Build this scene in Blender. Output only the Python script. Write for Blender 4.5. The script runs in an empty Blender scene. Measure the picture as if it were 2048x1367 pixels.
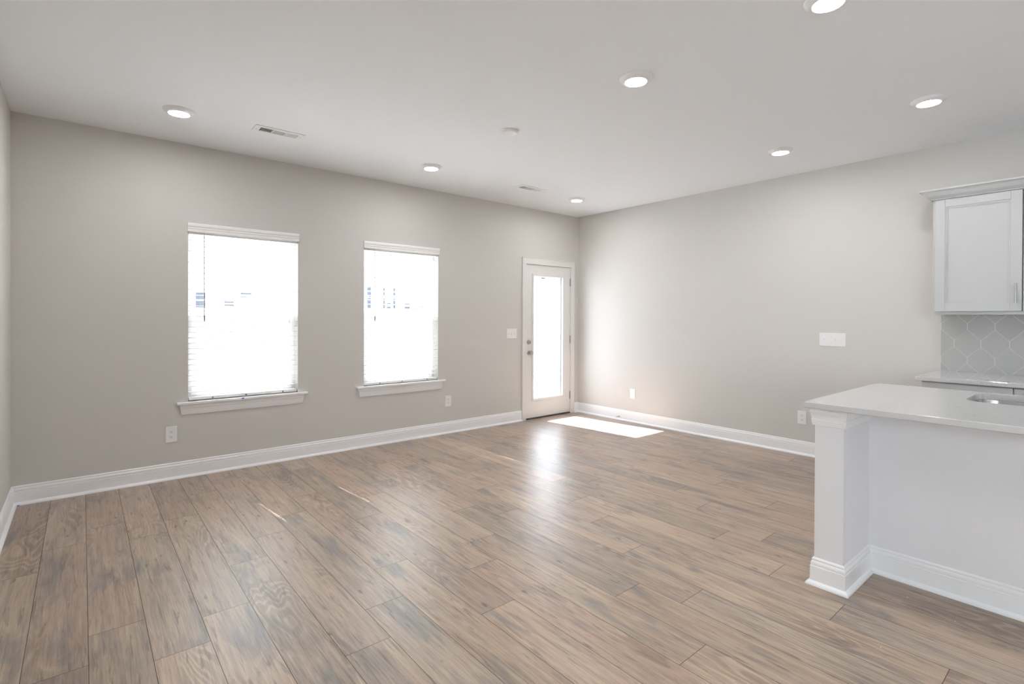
import bpy, bmesh, math, random
from mathutils import Vector, Matrix

S = bpy.context.scene
COL = S.collection

# ------------------------------------------------------------------ camera
cam_d = bpy.data.cameras.new('camera')
cam = bpy.data.objects.new('camera', cam_d)
COL.objects.link(cam)
S.camera = cam
F_PX = 1026.2525
cam_d.sensor_fit = 'HORIZONTAL'
cam_d.sensor_width = 36.0
cam_d.lens = F_PX / 2048 * 36.0
cam_d.shift_y = -(683.5 - 640.5071) / 2048
cam_d.clip_start = 0.02
cam_d.clip_end = 400
yaw, roll, pitch = 0.69693420, 0.00372844, -0.00546583
fw = Vector((math.sin(yaw) * math.cos(pitch), math.cos(yaw) * math.cos(pitch), math.sin(pitch)))
rt = Vector((math.cos(yaw), -math.sin(yaw), 0))
up = rt.cross(fw)
r2 = rt * math.cos(roll) + up * math.sin(roll)
u2 = up * math.cos(roll) - rt * math.sin(roll)
M = Matrix.Identity(4)
for i in range(3):
    M[i][0] = r2[i]
    M[i][1] = u2[i]
    M[i][2] = -fw[i]
M[0][3], M[1][3], M[2][3] = -5.374039, -4.965023, 1.321875
cam.matrix_world = M

# ------------------------------------------------------------------ sky, sun, exposure
SKY = 10.0
SUN = 38.0
LAMP = 152.0
W = bpy.data.worlds.new('sky')
S.world = W
W.use_nodes = True
wn = W.node_tree.nodes
wl = W.node_tree.links
wn.clear()
wo = wn.new('ShaderNodeOutputWorld')
wb = wn.new('ShaderNodeBackground')
wg = wn.new('ShaderNodeTexCoord')
ws = wn.new('ShaderNodeSeparateXYZ')
wr = wn.new('ShaderNodeValToRGB')
wl.new(wg.outputs['Generated'], ws.inputs[0])
wl.new(ws.outputs['Z'], wr.inputs['Fac'])
wl.new(wr.outputs['Color'], wb.inputs['Color'])
wl.new(wb.outputs[0], wo.inputs['Surface'])
wr.color_ramp.elements[0].position = 0.0
wr.color_ramp.elements[0].color = (0.90, 0.95, 1.0, 1)
wr.color_ramp.elements[1].position = 1.0
wr.color_ramp.elements[1].color = (0.74, 0.85, 1.0, 1)
wb.inputs['Strength'].default_value = SKY

sun_d = bpy.data.lights.new('sun', 'SUN')
sun = bpy.data.objects.new('sun', sun_d)
COL.objects.link(sun)
sun_d.energy = SUN
sun_d.angle = math.radians(0.40)
sun_d.color = (1.0, 0.99, 0.98)
sun.rotation_euler = Vector((0.087, -0.833, -1.0)).to_track_quat('-Z', 'Y').to_euler()
sun.location = (0, 10, 12)

S.view_settings.view_transform = 'Standard'
S.view_settings.look = 'None'
S.view_settings.gamma = 1.0
S.view_settings.use_curve_mapping = False
S.view_settings.exposure = 0.30
S.cycles.diffuse_bounces = 8
S.cycles.max_bounces = 14
S.cycles.transparent_max_bounces = 24
S.cycles.caustics_reflective = False
S.cycles.caustics_refractive = False

# room dimensions: back wall on y = 0, right wall on x = 0
XL, YF, H = -5.7554, -9.5, 2.74
TW = 0.16


def portal(name, loc, direction, sx, sy):
    d = bpy.data.lights.new(name, 'AREA')
    d.shape = 'RECTANGLE'
    d.size, d.size_y = sx, sy
    d.cycles.is_portal = True
    o = bpy.data.objects.new(name, d)
    COL.objects.link(o)
    o.location = loc
    o.rotation_euler = Vector(direction).to_track_quat('-Z', 'Z' if abs(direction[2]) < .5 else 'Y').to_euler()
    return o


portal('portal_light', (-4.267, 0.20, 1.34), (0, -1, 0), 0.9, 1.45)
portal('portal_light', (-2.751, 0.20, 1.34), (0, -1, 0), 0.9, 1.45)
portal('portal_light', (-0.58, 0.20, 1.07), (0, -1, 0), 0.6, 1.7)
FRONT_WIN = []
for a, b in FRONT_WIN:
    portal('portal_light', ((a + b) / 2, YF - TW - 0.03, 1.45), (0, 1, 0), b - a, 1.7)
SIDE_FILL_WIN = (-8.9, -5.6)  # span of an opening added in the left wall for fill daylight
portal('portal_light', (XL - TW - 0.03, sum(SIDE_FILL_WIN) / 2, 1.35), (1, 0, 0), SIDE_FILL_WIN[1] - SIDE_FILL_WIN[0], 1.2)


# ------------------------------------------------------------------ helpers
class MB:
    """collects shapes and links them as one mesh object"""

    def __init__(self):
        self.bm = bmesh.new()

    def box(self, x0, x1, y0, y1, z0, z1, bev=0.0, seg=1):
        x0, x1 = min(x0, x1), max(x0, x1)
        y0, y1 = min(y0, y1), max(y0, y1)
        z0, z1 = min(z0, z1), max(z0, z1)
        m = Matrix.Translation(((x0 + x1) / 2, (y0 + y1) / 2, (z0 + z1) / 2)) @ Matrix.Diagonal((x1 - x0, y1 - y0, z1 - z0, 1))
        r = bmesh.ops.create_cube(self.bm, size=1, matrix=m)
        if bev > 0:
            es = list({e for v in r['verts'] for e in v.link_edges})
            bmesh.ops.bevel(self.bm, geom=es, offset=bev, segments=seg, affect='EDGES', profile=0.5)
        return self

    def poly(self, pts, d):
        """polygon extruded by vector d"""
        d = Vector(d)
        a = [self.bm.verts.new(p) for p in pts]
        b = [self.bm.verts.new(Vector(p) + d) for p in pts]
        n = len(pts)
        fs = [self.bm.faces.new(a), self.bm.faces.new(b[::-1])]
        for i in range(n):
            fs.append(self.bm.faces.new((a[(i + 1) % n], a[i], b[i], b[(i + 1) % n])))
        bmesh.ops.recalc_face_normals(self.bm, faces=fs)
        return self

    def sweep(self, prof, path, side=1, caps=True):
        """profile (d, z) swept along an xy path; d grows to the right of travel"""
        P = [Vector((p[0], p[1])) for p in path]
        n = len(P)
        nrm = []
        for i in range(n - 1):
            t = (P[i + 1] - P[i]).normalized()
            nrm.append(Vector((t.y, -t.x)) * side)
        offs = []
        for i in range(n):
            if i == 0:
                offs.append(nrm[0])
            elif i == n - 1:
                offs.append(nrm[-1])
            else:
                a, b = nrm[i - 1], nrm[i]
                offs.append((a + b) / (1 + a.dot(b)))
        rings = []
        for i in range(n):
            rings.append([self.bm.verts.new((P[i].x + offs[i].x * d, P[i].y + offs[i].y * d, z)) for d, z in prof])
        fs = []
        k = len(prof)
        for i in range(n - 1):
            for j in range(k):
                fs.append(self.bm.faces.new((rings[i][j], rings[i][(j + 1) % k], rings[i + 1][(j + 1) % k], rings[i + 1][j])))
        if caps:
            fs.append(self.bm.faces.new(rings[0]))
            fs.append(self.bm.faces.new(rings[-1][::-1]))
        bmesh.ops.recalc_face_normals(self.bm, faces=fs)
        return self

    def lathe(self, prof, c, axis='Z', seg=40, closed_ends=True):
        """profile (r, h) turned about axis through c"""
        rings = []
        for r, h in prof:
            ring = []
            for i in range(seg):
                a = 2 * math.pi * i / seg
                u, v = r * math.cos(a), r * math.sin(a)
                if axis == 'Z':
                    p = (c[0] + u, c[1] + v, c[2] + h)
                elif axis == 'Y':
                    p = (c[0] + u, c[1] + h, c[2] + v)
                else:
                    p = (c[0] + h, c[1] + u, c[2] + v)
                ring.append(self.bm.verts.new(p))
            rings.append(ring)
        fs = []
        for a, b in zip(rings, rings[1:]):
            for i in range(seg):
                j = (i + 1) % seg
                fs.append(self.bm.faces.new((a[i], a[j], b[j], b[i])))
        if closed_ends:
            fs.append(self.bm.faces.new(rings[0]))
            fs.append(self.bm.faces.new(rings[-1][::-1]))
        bmesh.ops.recalc_face_normals(self.bm, faces=fs)
        return self

    def tube(self, pts, r, seg=8):
        pts = [Vector(p) for p in pts]
        rings = []
        for i, p in enumerate(pts):
            t = (pts[min(i + 1, len(pts) - 1)] - pts[max(i - 1, 0)]).normalized()
            s = Vector((0, 0, 1)) if abs(t.z) < 0.9 else Vector((1, 0, 0))
            u = t.cross(s).normalized()
            v = t.cross(u)
            rings.append([self.bm.verts.new(p + (u * math.cos(a) + v * math.sin(a)) * r)
                          for a in [2 * math.pi * k / seg for k in range(seg)]])
        fs = []
        for a, b in zip(rings, rings[1:]):
            for i in range(seg):
                j = (i + 1) % seg
                fs.append(self.bm.faces.new((a[i], a[j], b[j], b[i])))
        fs.append(self.bm.faces.new(rings[0]))
        fs.append(self.bm.faces.new(rings[-1][::-1]))
        bmesh.ops.recalc_face_normals(self.bm, faces=fs)
        return self

    def build(self, name, mat, parent=None, smooth=False):
        me = bpy.data.meshes.new(name)
        if parent is not None:
            bmesh.ops.translate(self.bm, verts=self.bm.verts, vec=-origin(parent))
        self.bm.to_mesh(me)
        self.bm.free()
        if mat is not None:
            me.materials.append(mat)
        if smooth:
            for p in me.polygons:
                p.use_smooth = True
            me.set_sharp_from_angle(angle=math.radians(35))
        o = bpy.data.objects.new(name, me)
        COL.objects.link(o)
        if parent is not None:
            o.parent = parent
        return o


def origin(p):
    v = Vector((0, 0, 0))
    while p is not None:
        v = v + p.location
        p = p.parent
    return v


def empty(name, loc):
    o = bpy.data.objects.new(name, None)
    o.empty_display_size = 0.1
    COL.objects.link(o)
    o.location = loc
    return o


def tag(o, label=None, cat=None, group=None, kind=None):
    if label:
        o['label'] = label
    if cat:
        o['category'] = cat
    if group:
        o['group'] = group
    if kind:
        o['kind'] = kind
    return o


def copy_tree(o, parent=None):
    c = o.copy()
    COL.objects.link(c)
    c.parent = parent
    for ch in list(o.children):
        copy_tree(ch, c)
    return c


# ------------------------------------------------------------------ materials
def mat(name):
    m = bpy.data.materials.new(name)
    m.use_nodes = True
    nt = m.node_tree
    b = nt.nodes['Principled BSDF']
    return m, nt, b


def paint(name, col, rough=0.6, bump=0.0, scale=400, spec=0.5, var=0.0):
    m, nt, b = mat(name)
    b.inputs['Base Color'].default_value = (*col, 1)
    b.inputs['Roughness'].default_value = rough
    b.inputs['Specular IOR Level'].default_value = spec
    tc = nt.nodes.new('ShaderNodeTexCoord')
    n = nt.nodes.new('ShaderNodeTexNoise')
    n.inputs['Scale'].default_value = scale
    n.inputs['Detail'].default_value = 3
    nt.links.new(tc.outputs['Object'], n.inputs['Vector'])
    if bump > 0:
        bp = nt.nodes.new('ShaderNodeBump')
        bp.inputs['Strength'].default_value = bump
        bp.inputs['Distance'].default_value = 0.001
        nt.links.new(n.outputs['Fac'], bp.inputs['Height'])
        nt.links.new(bp.outputs[0], b.inputs['Normal'])
    if var > 0:
        n2 = nt.nodes.new('ShaderNodeTexNoise')
        n2.inputs['Scale'].default_value = 2.5
        nt.links.new(tc.outputs['Object'], n2.inputs['Vector'])
        mx = nt.nodes.new('ShaderNodeMix')
        mx.data_type = 'RGBA'
        mx.inputs['A'].default_value = (*[c * (1 - var) for c in col], 1)
        mx.inputs['B'].default_value = (*[min(1, c * (1 + var)) for c in col], 1)
        nt.links.new(n2.outputs['Fac'], mx.inputs['Factor'])
        nt.links.new(mx.outputs['Result'], b.inputs['Base Color'])
    return m


def metal(name, col, rough):
    m, nt, b = mat(name)
    b.inputs['Base Color'].default_value = (*col, 1)
    b.inputs['Metallic'].default_value = 1
    tc = nt.nodes.new('ShaderNodeTexCoord')
    mp = nt.nodes.new('ShaderNodeMapping')
    mp.inputs['Scale'].default_value = (300, 300, 8)
    n = nt.nodes.new('ShaderNodeTexNoise')
    n.inputs['Scale'].default_value = 1
    mr = nt.nodes.new('ShaderNodeMapRange')
    mr.inputs['To Min'].default_value = rough * 0.8
    mr.inputs['To Max'].default_value = rough * 1.25
    nt.links.new(tc.outputs['Object'], mp.inputs['Vector'])
    nt.links.new(mp.outputs[0], n.inputs['Vector'])
    nt.links.new(n.outputs['Fac'], mr.inputs['Value'])
    nt.links.new(mr.outputs[0], b.inputs['Roughness'])
    return m


def glass(name, tint=(0.93, 0.95, 0.94)):
    m = bpy.data.materials.new(name)
    m.use_nodes = True
    nt = m.node_tree
    nt.nodes.clear()
    out = nt.nodes.new('ShaderNodeOutputMaterial')
    tr = nt.nodes.new('ShaderNodeBsdfTransparent')
    tr.inputs[0].default_value = (*tint, 1)
    gl = nt.nodes.new('ShaderNodeBsdfGlossy')
    gl.inputs['Roughness'].default_value = 0.01
    fr = nt.nodes.new('ShaderNodeFresnel')
    # same reflectance on both faces of the pane
    geo = nt.nodes.new('ShaderNodeNewGeometry')
    ior = nt.nodes.new('ShaderNodeMapRange')
    ior.inputs['To Min'].default_value = 1.45
    ior.inputs['To Max'].default_value = 1 / 1.45
    nt.links.new(geo.outputs['Backfacing'], ior.inputs['Value'])
    nt.links.new(ior.outputs[0], fr.inputs['IOR'])
    mx = nt.nodes.new('ShaderNodeMixShader')
    nt.links.new(fr.outputs[0], mx.inputs[0])
    nt.links.new(tr.outputs[0], mx.inputs[1])
    nt.links.new(gl.outputs[0], mx.inputs[2])
    nt.links.new(mx.outputs[0], out.inputs[0])
    return m


def screen_mat():
    m = bpy.data.materials.new('insect_mesh')
    m.use_nodes = True
    nt = m.node_tree
    nt.nodes.clear()
    out = nt.nodes.new('ShaderNodeOutputMaterial')
    tr = nt.nodes.new('ShaderNodeBsdfTransparent')
    df = nt.nodes.new('ShaderNodeBsdfDiffuse')
    df.inputs[0].default_value = (0.12, 0.12, 0.12, 1)
    mx = nt.nodes.new('ShaderNodeMixShader')
    mx.inputs[0].default_value = 0.32
    nt.links.new(tr.outputs[0], mx.inputs[1])
    nt.links.new(df.outputs[0], mx.inputs[2])
    nt.links.new(mx.outputs[0], out.inputs[0])
    return m


def lens_mat():
    m = bpy.data.materials.new('lit_lens')
    m.use_nodes = True
    nt = m.node_tree
    nt.nodes.clear()
    out = nt.nodes.new('ShaderNodeOutputMaterial')
    e = nt.nodes.new('ShaderNodeEmission')
    e.inputs[0].default_value = (1.0, 0.98, 0.965, 1)
    e.inputs[1].default_value = LAMP
    nt.links.new(e.outputs[0], out.inputs[0])
    return m


def quartz():
    m, nt, b = mat('speckled_quartz')
    tc = nt.nodes.new('ShaderNodeTexCoord')
    v = nt.nodes.new('ShaderNodeTexVoronoi')
    v.inputs['Scale'].default_value = 165
    v.inputs['Randomness'].default_value = 1
    nt.links.new(tc.outputs['Object'], v.inputs['Vector'])
    # cell random decides which cells carry a speck, distance gives its size
    sp = nt.nodes.new('ShaderNodeSeparateColor')
    nt.links.new(v.outputs['Color'], sp.inputs[0])
    siz = nt.nodes.new('ShaderNodeMapRange')
    siz.inputs['From Min'].default_value = 0.60
    siz.inputs['From Max'].default_value = 1.0
    siz.inputs['To Min'].default_value = 0.0
    siz.inputs['To Max'].default_value = 0.36
    nt.links.new(sp.outputs['Red'], siz.inputs['Value'])
    lt = nt.nodes.new('ShaderNodeMath')
    lt.operation = 'LESS_THAN'
    nt.links.new(v.outputs['Distance'], lt.inputs[0])
    nt.links.new(siz.outputs[0], lt.inputs[1])
    cr = nt.nodes.new('ShaderNodeValToRGB')
    cr.color_ramp.elements[0].color = (0.27, 0.25, 0.24, 1)
    cr.color_ramp.elements[1].color = (0.60, 0.57, 0.55, 1)
    nt.links.new(sp.outputs['Green'], cr.inputs[0])
    n = nt.nodes.new('ShaderNodeTexNoise')
    n.inputs['Scale'].default_value = 60
    n.inputs['Detail'].default_value = 4
    nt.links.new(tc.outputs['Object'], n.inputs['Vector'])
    base = nt.nodes.new('ShaderNodeValToRGB')
    base.color_ramp.elements[0].position = 0.35
    base.color_ramp.elements[0].color = (0.57, 0.57, 0.58, 1)
    base.color_ramp.elements[1].position = 0.6
    base.color_ramp.elements[1].color = (0.585, 0.585, 0.595, 1)
    nt.links.new(n.outputs['Fac'], base.inputs[0])
    mx = nt.nodes.new('ShaderNodeMix')
    mx.data_type = 'RGBA'
    nt.links.new(lt.outputs[0], mx.inputs['Factor'])
    nt.links.new(base.outputs[0], mx.inputs['A'])
    nt.links.new(cr.outputs[0], mx.inputs['B'])
    nt.links.new(mx.outputs['Result'], b.inputs['Base Color'])
    b.inputs['Roughness'].default_value = 0.04
    b.inputs['IOR'].default_value = 1.85
    return m


def wood():
    m, nt, b = mat('oak_planks')
    N, L = nt.nodes, nt.links

    def new(t, **k):
        n = N.new(t)
        for a, v in k.items():
            n.inputs[a].default_value = v
        return n

    uv = N.new('ShaderNodeUVMap')
    uv.uv_map = 'plank'
    at = N.new('ShaderNodeAttribute')
    at.attribute_name = 'rnd'
    sep = N.new('ShaderNodeSeparateColor')
    L.new(at.outputs['Color'], sep.inputs[0])

    def mapped(sx, sy, off=0.0):
        mp = N.new('ShaderNodeMapping')
        mp.inputs['Scale'].default_value = (sx, sy, 1)
        mp.inputs['Location'].default_value = (off, off, off)
        L.new(uv.outputs[0], mp.inputs['Vector'])
        return mp

    def noise(mp, scale=1.0, detail=4, rough=0.55, dist=0.0):
        n = new('ShaderNodeTexNoise', Scale=scale, Detail=detail, Roughness=rough, Distortion=dist)
        L.new(mp.outputs[0], n.inputs['Vector'])
        return n

    def ramp(src, p0, c0, p1, c1):
        r = N.new('ShaderNodeValToRGB')
        r.color_ramp.elements[0].position = p0
        r.color_ramp.elements[0].color = c0 if len(c0) == 4 else (*c0, 1)
        r.color_ramp.elements[1].position = p1
        r.color_ramp.elements[1].color = c1 if len(c1) == 4 else (*c1, 1)
        L.new(src, r.inputs[0])
        return r

    def mix(fac, a, bb, blend='MIX'):
        x = N.new('ShaderNodeMix')
        x.data_type = 'RGBA'
        x.blend_type = blend
        if isinstance(fac, float):
            x.inputs['Factor'].default_value = fac
        else:
            L.new(fac, x.inputs['Factor'])
        for s, k in ((a, 'A'), (bb, 'B')):
            if isinstance(s, tuple):
                x.inputs[k].default_value = (*s, 1)
            else:
                L.new(s, x.inputs[k])
        return x.outputs['Result']

    K0, K1 = (0, 0, 0), (1, 1, 1)
    # plank tone from the per plank random value
    tone = N.new('ShaderNodeValToRGB')
    cr = tone.color_ramp
    cr.elements[0].position = 0.0
    cr.elements[0].color = (0.435, 0.32, 0.252, 1)
    cr.elements[1].position = 1.0
    cr.elements[1].color = (0.42, 0.34, 0.275, 1)
    e = cr.elements.new(0.35)
    e.color = (0.40, 0.325, 0.265, 1)
    e = cr.elements.new(0.7)
    e.color = (0.475, 0.36, 0.275, 1)
    L.new(sep.outputs['Red'], tone.inputs[0])
    # long streaks and greyed blotches
    blot = noise(mapped(7, 1.7), 1.0, 3, 0.6, 0.6)
    streak = noise(mapped(38, 1.6, 3.1), 1.0, 5, 0.6, 0.3)
    fine = noise(mapped(170, 6, 7.7), 1.0, 4, 0.7)
    grey = ramp(blot.outputs['Fac'], 0.52, K0, 0.72, K1)
    c = mix(grey.outputs[0], tone.outputs[0], (0.245, 0.228, 0.218))
    warm = ramp(noise(mapped(9, 2.3, 12.2), 1.0, 2, 0.5, 0.5).outputs['Fac'], 0.5, K0, 0.75, K1)
    wf = N.new('ShaderNodeMath')
    wf.operation = 'MULTIPLY'
    wf.inputs[1].default_value = 0.55
    L.new(warm.outputs[0], wf.inputs[0])
    c = mix(wf.outputs[0], c, (0.56, 0.46, 0.35))
    st = ramp(streak.outputs['Fac'], 0.30, (0.76, 0.74, 0.73), 0.62, (1.07, 1.06, 1.05))
    c = mix(0.8, c, st.outputs[0], 'MULTIPLY')
    fn = ramp(fine.outputs['Fac'], 0.34, (0.72, 0.71, 0.70), 0.60, (1.05, 1.05, 1.05))
    c = mix(0.8, c, fn.outputs[0], 'MULTIPLY')
    # cathedral rings
    dn = noise(mapped(5, 1.1, 4.4), 1.0, 2, 0.5, 0.2)
    mul = N.new('ShaderNodeMath')
    mul.operation = 'MULTIPLY'
    mul.inputs[1].default_value = 120.0
    L.new(dn.outputs['Fac'], mul.inputs[0])
    sn = N.new('ShaderNodeMath')
    sn.operation = 'SINE'
    L.new(mul.outputs[0], sn.inputs[0])
    rings = ramp(sn.outputs[0], -0.0, (0.72, 0.70, 0.68), 0.7, (1.04, 1.04, 1.04))
    area = ramp(noise(mapped(4, 1.0, 9.3), 1.0, 1, 0.5).outputs['Fac'], 0.55, K0, 0.68, K1)
    af = N.new('ShaderNodeMath')
    af.operation = 'MULTIPLY'
    af.inputs[1].default_value = 0.75
    L.new(area.outputs[0], af.inputs[0])
    c = mix(af.outputs[0], c, rings.outputs[0], 'MULTIPLY')
    # knots and dark cracks
    vm = mapped(14, 5.0, 1.7)
    vo = new('ShaderNodeTexVoronoi', Scale=1.0)
    nd = noise(mapped(30, 10), 1.0, 3, 0.5)
    add = N.new('ShaderNodeMixRGB')
    add.blend_type = 'ADD'
    add.inputs[0].default_value = 0.35
    L.new(vm.outputs[0], add.inputs[1])
    L.new(nd.outputs['Color'], add.inputs[2])
    L.new(add.outputs[0], vo.inputs['Vector'])
    kn = ramp(vo.outputs['Distance'], 0.02, K1, 0.15, K0)
    vs = N.new('ShaderNodeSeparateColor')
    L.new(vo.outputs['Color'], vs.inputs[0])
    gt = ramp(vs.outputs['Red'], 0.45, K0, 0.6, K1)
    kf = N.new('ShaderNodeMath')
    kf.operation = 'MULTIPLY'
    L.new(kn.outputs[0], kf.inputs[0])
    L.new(gt.outputs[0], kf.inputs[1])
    kf2 = N.new('ShaderNodeMath')
    kf2.operation = 'MULTIPLY'
    kf2.inputs[1].default_value = 0.85
    L.new(kf.outputs[0], kf2.inputs[0])
    c = mix(kf2.outputs[0], c, (0.095, 0.075, 0.065))
    crk = noise(mapped(46, 3.2, 20.0), 1.0, 6, 0.65, 1.2)
    ck = ramp(crk.outputs['Fac'], 0.555, K0, 0.65, K1)
    cf = N.new('ShaderNodeMath')
    cf.operation = 'MULTIPLY'
    cf.inputs[1].default_value = 0.55
    L.new(ck.outputs[0], cf.inputs[0])
    c = mix(cf.outputs[0], c, (0.12, 0.098, 0.085))
    # value per plank
    vr = N.new('ShaderNodeMapRange')
    vr.inputs['To Min'].default_value = 0.88
    vr.inputs['To Max'].default_value = 1.10
    L.new(sep.outputs['Green'], vr.inputs['Value'])
    hs = N.new('ShaderNodeHueSaturation')
    L.new(vr.outputs[0], hs.inputs['Value'])
    L.new(c, hs.inputs['Color'])
    L.new(hs.outputs[0], b.inputs['Base Color'])
    rr = N.new('ShaderNodeMapRange')
    rr.inputs['To Min'].default_value = 0.29
    rr.inputs['To Max'].default_value = 0.41
    L.new(streak.outputs['Fac'], rr.inputs['Value'])
    L.new(rr.outputs[0], b.inputs['Roughness'])
    b.inputs['Specular IOR Level'].default_value = 0.5
    bp = N.new('ShaderNodeBump')
    bp.inputs['Strength'].default_value = 0.35
    bp.inputs['Distance'].default_value = 0.0012
    hh = N.new('ShaderNodeMath')
    hh.operation = 'ADD'
    L.new(fine.outputs['Fac'], hh.inputs[0])
    L.new(streak.outputs['Fac'], hh.inputs[1])
    L.new(hh.outputs[0], bp.inputs['Height'])
    L.new(bp.outputs[0], b.inputs['Normal'])
    return m


M_WALL = paint('wall_paint', (0.620, 0.602, 0.582), 0.65, 0.12, 300)
M_CEIL = paint('ceiling_paint', (0.83, 0.845, 0.875), 0.8, 0.1, 250)
M_TRIM = paint('white_trim_paint', (0.86, 0.865, 0.885), 0.32, 0.03, 120)
M_DOOR = paint('door_paint', (0.74, 0.73, 0.715), 0.35, 0.03, 120)
M_CAB = paint('cabinet_paint', (0.54, 0.545, 0.56), 0.35, 0.02, 120)
M_ISL = paint('island_paint', (0.80, 0.795, 0.825), 0.4, 0.03, 120)
M_PLAST = paint('white_plastic', (0.82, 0.82, 0.83), 0.35)
M_VINYL = paint('white_vinyl', (0.82, 0.82, 0.82), 0.4)
M_SLAT = paint('blind_slat_white', (0.88, 0.88, 0.88), 0.4)
M_DARK = paint('dark_slot', (0.03, 0.03, 0.03), 0.6)
M_SEAM = paint('plank_seam', (0.05, 0.04, 0.035), 0.8)
M_WAND = paint('grey_wand_plastic', (0.22, 0.22, 0.23), 0.3)
M_NICK = metal('satin_nickel', (0.48, 0.46, 0.43), 0.28)
M_STEEL = metal('brushed_steel', (0.62, 0.62, 0.63), 0.22)
M_PULL = metal('pull_nickel', (0.36, 0.35, 0.34), 0.3)
M_GLASS = glass('window_glass')
M_DGLASS = glass('door_glass', (0.80, 0.81, 0.82))
M_SCREEN = screen_mat()
M_LENS = lens_mat()
M_QUARTZ = quartz()
M_WOOD = wood()
M_TILE = paint('grey_glazed_tile', (0.47, 0.47, 0.47), 0.12)
M_GROUT = paint('white_grout', (0.74, 0.73, 0.72), 0.7, 0.1, 500)
M_TAPE = paint('blue_tape', (0.05, 0.09, 0.42), 0.6)
M_GRASS = paint('lawn', (0.55, 0.55, 0.54), 0.9, 0.5, 40, var=0.15)
M_CONC = paint('pale_concrete', (0.55, 0.54, 0.52), 0.85, 0.2, 60, var=0.05)
M_SIDING = paint('pale_siding', (0.72, 0.71, 0.68), 0.7, 0.1, 30)
M_ROOF = paint('roof_shingle', (0.40, 0.39, 0.38), 0.9, 0.4, 30, var=0.15)
M_PANE_D = paint('dark_house_window', (0.025, 0.03, 0.045), 0.6)
M_STICK = paint('grey_label', (0.45, 0.48, 0.50), 0.5)

# ------------------------------------------------------------------ floor
random.seed(11)
E0, PW, PL = -5.357, 0.1921, 1.383
joints = {-2: -1.377, -1: -1.07, 0: -0.845, 1: -1.198, 2: -0.985, 3: -1.925, 4: -1.64, 5: -1.388, 6: -2.452,
          7: -1.75, 8: -2.763, 9: -2.50, 10: -3.42, 11: -2.268, 12: -1.782, 13: -2.758, 14: -2.414, 15: -3.39,
          16: -3.585, 17: -3.058}
bm = bmesh.new()
uvl = bm.loops.layers.uv.new('plank')
cl = bm.loops.layers.float_color.new('rnd')
g = 0.0010
for row in range(-3, 30):
    xa, xb = E0 + row * PW, E0 + (row + 1) * PW
    xa, xb = max(xa, XL - 0.02), min(xb, 0.02)
    if xb <= xa:
        continue
    j0 = joints.get(row, -random.uniform(0, PL))
    y = j0 + PL * math.ceil((0.02 - j0) / PL)
    while y > YF - 0.02:
        ya, yb = max(y - PL, YF - 0.02), min(y, 0.02)
        if yb - ya > 0.01:
            rx, ry = random.uniform(0, 60), random.uniform(0, 60)
            cc = (random.random(), random.random(), random.random(), 1)
            vs = [bm.verts.new(p) for p in ((xa + g, ya + g, 0), (xb - g, ya + g, 0), (xb - g, yb - g, 0), (xa + g, yb - g, 0))]
            f = bm.faces.new(vs)
            for lp in f.loops:
                lp[uvl].uv = (lp.vert.co.x - xa + rx, lp.vert.co.y - y + ry)
                lp[cl] = cc
        y -= PL
# the dark tongue-and-groove seams lie just under the boards
vs = [bm.verts.new(p) for p in ((XL - .02, YF - .02, -.0012), (.02, YF - .02, -.0012), (.02, .02, -.0012), (XL - .02, .02, -.0012))]
f = bm.faces.new(vs)
f.material_index = 1
# slab sides so that the floor has thickness
lo = [bm.verts.new((v.co.x, v.co.y, -.12)) for v in vs]
for i in range(4):
    j = (i + 1) % 4
    q = bm.faces.new((vs[j], vs[i], lo[i], lo[j]))
    q.material_index = 1
bm.faces.new(lo[::-1]).material_index = 1
me = bpy.data.meshes.new('floor')
bm.to_mesh(me)
bm.free()
me.materials.append(M_WOOD)
me.materials.append(M_SEAM)
floor = bpy.data.objects.new('floor', me)
COL.objects.link(floor)
tag(floor, 'greyish brown oak plank floor running towards the window wall', 'floor', kind='structure')

# ------------------------------------------------------------------ room shell
o = MB().box(XL - TW, TW, YF - TW, TW, H, H + 0.15).build('ceiling', M_CEIL)
tag(o, 'flat off-white ceiling with recessed disc lights', 'ceiling', kind='structure')

W1, W2 = (-4.705, -3.829), (-3.180, -2.304)
WZ0, WZ1 = 0.620, 2.062
DX0, DX1, DZ1 = -0.992, -0.160, 2.021
w = MB()
w.box(XL - TW, W1[0], 0, TW, 0, H)
w.box(W1[0], W1[1], 0, TW, 0, WZ0)
w.box(W1[0], W1[1], 0, TW, WZ1, H)
w.box(W1[1], W2[0], 0, TW, 0, H)
w.box(W2[0], W2[1], 0, TW, 0, WZ0)
w.box(W2[0], W2[1], 0, TW, WZ1, H)
w.box(W2[1], DX0, 0, TW, 0, H)
w.box(DX0, DX1, 0, TW, DZ1, H)
w.box(DX1, TW, 0, TW, 0, H)
tag(w.build('wall_back', M_WALL), 'greige wall with two windows and the glazed door', 'wall', kind='structure')
tag(MB().box(0, TW, YF - TW, 0, 0, H).build('wall_right', M_WALL), 'greige wall on the right with switch plate and cabinets', 'wall', kind='structure')
w = MB()
w.box(XL - TW, XL, SIDE_FILL_WIN[1], 0, 0, H)
w.box(XL - TW, XL, YF - TW, SIDE_FILL_WIN[0], 0, H)
w.box(XL - TW, XL, SIDE_FILL_WIN[0], SIDE_FILL_WIN[1], 0, 0.8)
w.box(XL - TW, XL, SIDE_FILL_WIN[0], SIDE_FILL_WIN[1], 1.9, H)
tag(w.build('wall_left', M_WALL), 'greige wall at the left edge of the photo', 'wall', kind='structure')
w = MB()
xs = [XL] + [v for ab in FRONT_WIN for v in ab] + [0]
for i in range(0, len(xs), 2):
    w.box(xs[i], xs[i + 1], YF - TW, YF, 0, H)
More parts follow.
